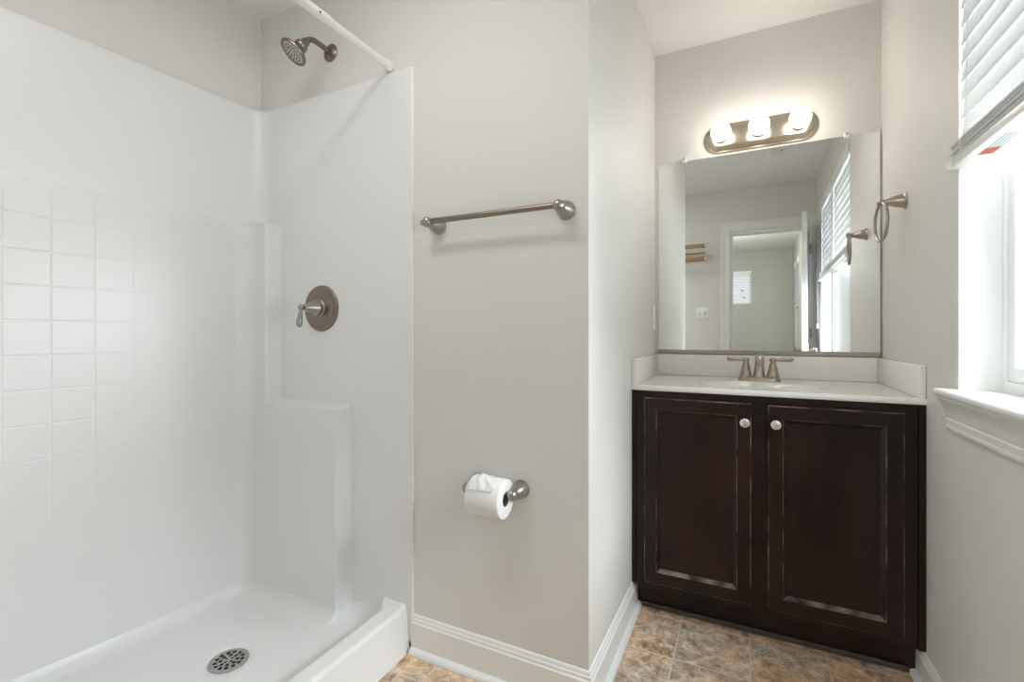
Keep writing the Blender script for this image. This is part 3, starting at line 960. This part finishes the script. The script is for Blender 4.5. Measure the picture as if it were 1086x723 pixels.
# spout: conical column that leans over the basin
bm = bmesh.new()
lathe(bm, (fx, fy, ZK+0.014), (0, -0.03, 1), [(0, 0.0255), (0.004, 0.0255), (0.008, 0.0225), (0.02, 0.0205), (0.045, 0.0175), (0.06, 0.0162), (0.062, 0.0175), (0.066, 0.0175), (0.068, 0.0165)], 32)
tube(bm, [(fx, fy, ZK+0.078), (fx, fy-0.003, ZK+0.086), (fx, fy-0.012, ZK+0.094), (fx, fy-0.026, ZK+0.097), (fx, fy-0.045, ZK+0.094), (fx, fy-0.062, ZK+0.086), (fx, fy-0.072, ZK+0.078), (fx, fy-0.077, ZK+0.073)],
     [0.0150, 0.0155, 0.0165, 0.0175, 0.0180, 0.0175, 0.0150, 0.0110], 24)
build('spout', bm, M['warm_nickel'], fa, 50)

# ================================================================ MIRROR
mt = thing('wall_mirror', 'large frameless wall mirror resting in a metal channel above the sink', 'mirror', (0.058, YB, 0.985))
MX0, MX1, MZ0, MZ1 = -0.3769, 0.4922, 0.9885, 1.9017
bm = bmesh.new()
def my(x, z): return YB-0.0078-0.011*(x-0.058)+0.004*(z-1.44)
fr = [(MX0, MZ0), (MX1, MZ0), (MX1, MZ1), (MX0, MZ1)]
f0 = [bm.verts.new((x, my(x, z), z)) for x, z in fr]; f1 = [bm.verts.new((x, YB-0.0006, z)) for x, z in fr]
f = bm.faces.new(f0); f.material_index = 0
f = bm.faces.new(f1); f.material_index = 1
for k in range(4):
    f = bm.faces.new((f0[k], f0[(k+1) % 4], f1[(k+1) % 4], f1[k])); f.material_index = 1
build('mirror_glass', bm, [M['mirror'], M['glass_edge']], mt)
bm = bmesh.new()
box(bm, MX0-0.004, MX1+0.0035, YB-0.0185, YB-0.0155, 0.9835, 1.0015)
box(bm, MX0-0.004, MX1+0.0035, YB-0.0155, YB-0.0006, 0.9835, 0.9870)
ch = build('channel', bm, M['channel'], mt, bevel=0.0012); ch['label'] = 'brownish metal channel along the lower edge'
for x in (-0.259, 0.381):
    bm = bmesh.new(); rbox(bm, x-0.010, x+0.010, YB-0.0165, YB-0.0006, 1.8925, 1.915, 0.003, 3)
    cl = build('clip', bm, M['clear'], mt, 40)
    bm = bmesh.new(); lathe(bm, (x, YB-0.0165, 1.909), (0, -1, 0), [(0, 0.004), (0.0015, 0.0035), (0.0015, 0)], 14)
    build('screw', bm, M['nickel'], cl, 40)

# ================================================================ VANITY LIGHT
vl = thing('vanity_light', 'three-bulb metal bath light bar glowing above the mirror', 'light', (0.056, YB, 1.979))
LX, LZ = 0.056, 1.978
bm = bmesh.new()
def capsule(hw, hh, y, n=64):
    pts = []
    for k in range(n):
        a = 2*PI*(k+0.5)/n; c_, s_ = cos(a), sin(a)
        if hw > 0.22:
            x = (hw-hh)*(1 if c_ >= 0 else -1)+hh*c_; z = hh*s_
        else:                       # raised centre: chamfered ends
            q = 1/max(abs(c_), abs(s_), (abs(c_)+abs(s_))/1.32)
            x = (hw-hh*0.8)*(1 if c_ >= 0 else -1)+hh*0.8*c_*q; z = hh*s_*q
        pts.append((LX+x, y, LZ+z))
    return [bm.verts.new(p) for p in pts]
steps = [(0.230, 0.0665, 0.0006), (0.230, 0.0665, 0.004), (0.228, 0.0645, 0.007), (0.2101, 0.0565, 0.008), (0.2095, 0.0555, 0.013), (0.210, 0.0530, 0.014), (0.209, 0.0520, 0.019), (0.206, 0.0495, 0.020), (0.205, 0.0485, 0.025), (0.202, 0.0460, 0.026), (0.201, 0.0450, 0.031), (0.198, 0.0425, 0.033), (0.192, 0.0385, 0.034)]
rings = [capsule(a, b, YB-c_) for a, b, c_ in steps]
for i, (a, b) in enumerate(zip(rings, rings[1:])):
    for k in range(64): bm.faces.new((a[k], a[(k+1) % 64], b[(k+1) % 64], b[k]))
bm.faces.new(rings[0]); bm.faces.new(rings[-1])
build('backplate', bm, M['plate_metal'], vl, 22)
for x in (LX-0.152, LX, LX+0.152):
    bm = bmesh.new(); lathe(bm, (x, YB-0.033, LZ), (0, -1, 0), [(0, 0.033), (0.003, 0.033), (0.006, 0.028), (0.010, 0.026), (0.024, 0.026), (0.024, 0.022), (0.012, 0.022), (0.012, 0)], 32)
    so = build('socket_cup', bm, M['plate_metal'], vl, 35)
    bm = bmesh.new()
    R_ = 0.0405; pr = [(0, 0.014), (0.004, 0.016), (0.010, 0.020)]
    for k in range(3, 25):
        a = PI*k/24; 
        pr.append((0.010+R_*(cos(PI*3/24)) - R_*cos(a)+0.0, R_*sin(a)))
    lathe(bm, (x, YB-0.046, LZ), (0, -1, 0), pr, 36)
    bl = build('bulb', bm, M['bulb'], vl, 60); bl['label'] = 'lit frosted globe bulb'

# ================================================================ TOWEL RING
ty, tz = 2.066, 1.540
tr = thing('towel_ring', 'brushed nickel towel ring on the right wall beside the mirror', 'towel ring', (XR, ty, tz))
bm = bmesh.new()
lathe(bm, (XR, ty, tz), (-1, 0, 0), [(0, 0.0275), (0.003, 0.0280), (0.006, 0.0265), (0.008, 0.0235), (0.022, 0.0215), (0.036, 0.0175), (0.048, 0.0125), (0.056, 0.0100), (0.061, 0.0098), (0.064, 0.0118), (0.070, 0.0128), (0.076, 0.0115), (0.080, 0.007), (0.081, 0)], 36)
build('post', bm, M['warm_nickel'], tr, 35)
bm = bmesh.new()
rcx, rzc, R0 = XR-0.068, tz-0.069, 0.064
a0 = 0.07
tube(bm, [(rcx+R0*cos(2*PI*k/48)*sin(a0), ty-R0*cos(2*PI*k/48)*cos(a0), rzc+R0*sin(2*PI*k/48)*1.04) for k in range(48)], 0.0052, 14, closed=True)
build('ring', bm, M['nickel'], tr, 60)

# ================================================================ BLINDS ON THE RIGHT WALL
def slat(b, x, z, y0, y1, tilt, w_=0.050, th=0.0028):
    dx, dz = sin(tilt)*w_/2, cos(tilt)*w_/2
    nx, nz = cos(tilt)*th/2, -sin(tilt)*th/2
    P_ = [(x-dx-nx, z-dz-nz), (x-dx+nx, z-dz+nz), (x+dx+nx, z+dz+nz), (x+dx-nx, z+dz-nz)]
    r0 = [b.verts.new((px, y0, pz)) for px, pz in P_]; r1 = [b.verts.new((px, y1, pz)) for px, pz in P_]
    b.faces.new(r0); b.faces.new(r1)
    for k in range(4): b.faces.new((r0[k], r0[(k+1) % 4], r1[(k+1) % 4], r1[k]))
def blind(y0, y1, label, sticker):
    t = thing('window_blind', label, 'blind', (XR, (y0+y1)/2, 1.5), 'half-raised white window blinds')
    bm = bmesh.new()
    z = 2.045
    while z > 1.605:
        slat(bm, XR+0.008, z, y0+0.003, y1-0.003, math.radians(8), 0.0600); z -= 0.0478
    build('slats', bm, M['slat'], t)
    bm = bmesh.new()      # gathered slats above the bottom rail
    z = 1.529; k = 0
    while z < 1.572:
        jx = 0.002*sin(k*2.3)
        rbox(bm, XR-0.019+jx, XR+0.031+jx, y0+0.003, y1-0.003, z, z+0.0032, 0.0012, 1); z += 0.0062; k += 1
    build('gathered_slats', bm, M['slat'], t)
    bm = bmesh.new(); rbox(bm, XR-0.022, XR+0.034, y0, y1-0.001, 1.505, 1.526, 0.004, 2)
    br_ = build('bottom_rail', bm, M['plastic'], t, 40)
    if sticker:
        bm = bmesh.new(); box(bm, XR-0.002, XR+0.026, 1.452, 1.500, 1.5046, 1.5049)
        s_ = build('warning_label', bm, M['label_red'], br_); s_['label'] = 'orange-red end of the sticker'
        bm = bmesh.new()
        for q in range(4):
            box(bm, XR-0.001+q*0.007, XR+0.003+q*0.007, 1.36, 1.449, 1.5046, 1.5049)
        build('warning_text', bm, M['label_grey'], br_)
    for yy in (y0+0.012, y1-0.012):
        bm = bmesh.new(); rbox(bm, XR-0.026, XR-0.021, yy-0.012, yy+0.012, 1.507, 1.524, 0.001, 1)
        build('rail_clip', bm, M['plastic'], br_)
    bm = bmesh.new(); rbox(bm, XR-0.012, XR-0.002, y0, y1, 2.062, 2.132, 0.002, 2)
    build('valance', bm, M['plastic'], t, 40)
    bm = bmesh.new(); box(bm, XR+0.0, XR+0.045, y0+0.002, y1-0.002, 2.085, 2.130)
    build('head_rail', bm, M['plastic'], t)
    for yy in (y0+0.08, y1-0.08):
        bm = bmesh.new(); tube(bm, [(XR-0.013, yy, 2.07), (XR-0.021, yy, 1.60), (XR-0.0235, yy, 1.52)], 0.0009, 6)
        tube(bm, [(XR-0.010, yy-0.02, 2.07), (XR-0.020, yy-0.02, 1.60)], 0.0007, 6)
        build('ladder_cord', bm, M['cord'], t)
    zb = 1.14 if y0 < 0.5 else 1.07
    bm = bmesh.new()
    tube(bm, [(XR-0.020, y0+0.02, 2.06), (XR-0.030, y0+0.02, 1.55), (XR-0.027, y0+0.019, zb+0.03)], 0.0012, 6)
    tube(bm, [(XR-0.020, y0+0.032, 2.06), (XR-0.030, y0+0.03, 1.55), (XR-0.027, y0+0.022, zb+0.04)], 0.0012, 6)
    cd = build('pull_cord', bm, M['cord'], t)
    bm = bmesh.new(); lathe(bm, (XR-0.027, y0+0.02, zb+0.032), (0, 0, -1), [(0, 0.003), (0.004, 0.006), (0.022, 0.009), (0.035, 0.0095), (0.037, 0)], 14)
    build('tassel', bm, M['plastic'], cd, 40)
blind(WM1+0.008, WY1-0.008, 'white slatted blind half raised at the front window, next to the towel ring wall', True)
blind(WY0+0.006, WM0-0.006, 'white slatted blind of the rear window, seen only in the mirror', False)

# ================================================================ REAR WALL AND BEDROOM (in the mirror)
sw = thing('light_switch', 'white double toggle switch plate on the rear wall, left of the door in the mirror', 'switch', (-0.417, YR, 1.288))
bm = bmesh.new(); rbox(bm, -0.475, -0.359, YR+0.0005, YR+0.007, 1.228, 1.346, 0.002, 2)
build('cover_plate', bm, M['plastic'], sw, 40)
for x in (-0.440, -0.394):
    bm = bmesh.new(); rbox(bm, x-0.005, x+0.005, YR+0.005, YR+0.018, 1.279, 1.296, 0.001, 1)
    build('toggle', bm, M['label_grey'], sw)
ou = thing('switch_plate', 'white switch plate on the side wall just left of the mirror', 'switch', (XP, 2.335, 1.157))
bm = bmesh.new(); rbox(bm, XP+0.0005, XP+0.006, 2.298, 2.372, 1.096, 1.218, 0.002, 2)
build('cover_plate', bm, M['plastic'], ou, 40)
for z in (1.137, 1.177):
    bm = bmesh.new(); rbox(bm, XP+0.005, XP+0.009, 2.320, 2.350, z-0.015, z+0.015, 0.002, 1)
    build('socket_face', bm, M['plastic'], ou)

rk = thing('towel_rack', 'wooden rail towel rack with chrome ends, reflected at the left of the mirror', 'towel rack', (-0.65, YR, 1.86))
for (z0, z1, y0, y1) in ((1.900, 1.938, 0.005, 0.025), (1.853, 1.866, -0.045, -0.02), (1.775, 1.815, 0.005, 0.025)):
    bm = bmesh.new(); rbox(bm, -0.93, -0.385, y0, y1, z0, z1, 0.004, 2)
    build('rail', bm, M['wood_rail'], rk, 40)
for x in (-0.93, -0.385):
    bm = bmesh.new()
    for zz in (1.919, 1.795):
        tube(bm, [(x+0.006, YR+0.002, zz), (x+0.006, 0.015, zz)], 0.006, 12)
        lathe(bm, (x+0.006, 0.015, zz), (0, 1, 0), [(0, 0.006), (0.004, 0.012), (0.012, 0.013), (0.018, 0.008), (0.02, 0)], 16)
    tube(bm, [(x+0.006, 0.015, 1.945), (x+0.006, 0.015, 1.765)], 0.006, 12)
    tube(bm, [(x+0.006, -0.032, 1.919), (x+0.006, -0.032, 1.795)], 0.0045, 12)
    lathe(bm, (x+0.006, YR, 1.857), (0, 1, 0), [(0.0005, 0.024), (0.004, 0.023), (0.008, 0.01), (0.03, 0.008)], 20)
    build('bracket', bm, M['chrome'], rk, 40)

vn = thing('ceiling_vent', 'white slotted exhaust vent cover on the ceiling, reflected at the mirror top', 'vent', (0.215, 0.80, H))
bm = bmesh.new(); 
for (a, b, c_, d) in ((0.12, 0.31, 0.70, 0.715), (0.12, 0.31, 0.885, 0.90), (0.12, 0.135, 0.715, 0.885), (0.295, 0.31, 0.715, 0.885)):
    box(bm, a, b, c_, d, H-0.010, H-0.0005)
build('frame', bm, M['plastic'], vn, bevel=0.002)
bm = bmesh.new()
for k in range(12):
    y = 0.722+k*0.0138; box(bm, 0.135, 0.295, y, y+0.007, H-0.009, H-0.004)
build('louvers', bm, M['plastic'], vn)
bm = bmesh.new(); lathe(bm, (0.209, 0.80, H-0.004), (0, 0, -1), [(0, 0.006), (0.008, 0.006), (0.009, 0)], 12)
build('screw', bm, M['nozzle'], vn)

def bedroom_blind(axis, a0, a1, z0, z1, pos, sgn, label, mark):
    loc = ((a0+a1)/2, pos, z0) if axis == 'x' else (pos, (a0+a1)/2, z0)
    t = thing('bedroom_blind', label, 'blind', loc)
    def bb(b, p0, p1, q0, q1, zz0, zz1):
        c0, c1 = sorted((pos+sgn*q0, pos+sgn*q1))
        if axis == 'x': box(b, p0, p1, c0, c1, zz0, zz1)
        else: box(b, c0, c1, p0, p1, zz0, zz1)
    bm = bmesh.new(); bb(bm, a0+0.002, a1-0.002, -0.03, 0.012, z1-0.075, z1-0.002)
    build('valance', bm, M['plastic'], t, bevel=0.002)
    bm = bmesh.new(); z = z1-0.10
    while z > z0+0.02:
        bb(bm, a0+0.004, a1-0.004, -0.028, 0.012, z, z+0.003); z -= 0.042
    build('slats', bm, M['slat'], t)
    bm = bmesh.new(); bb(bm, a0+0.004, a1-0.004, -0.028, 0.010, z0+0.002, z0+0.018)
    build('bottom_rail', bm, M['plastic'], t)
    if mark:
        for (zz, p) in ((1.83, a1-0.13), (1.72, a1-0.105)):
            bm = bmesh.new()
            lathe(bm, (p, pos+sgn*0.022, zz), (0, 0, -1), [(0, 0.004), (0.01, 0.010), (0.03, 0.011), (0.031, 0)], 12)
            build('tassel', bm, M['wood_rail'], t)
bedroom_blind('x', fx0, fx1, fz0, fz1, FY, 1, 'small bright blind on the far bedroom wall, seen through the reflected doorway', True)
bedroom_blind('y', gy0, gy1, 1.50, gz1, BX, -1, 'raised blind on the bedroom side wall, beside the open door in the mirror', False)

for o in list(bpy.data.objects):
    if '_origin' in o: del o['_origin']
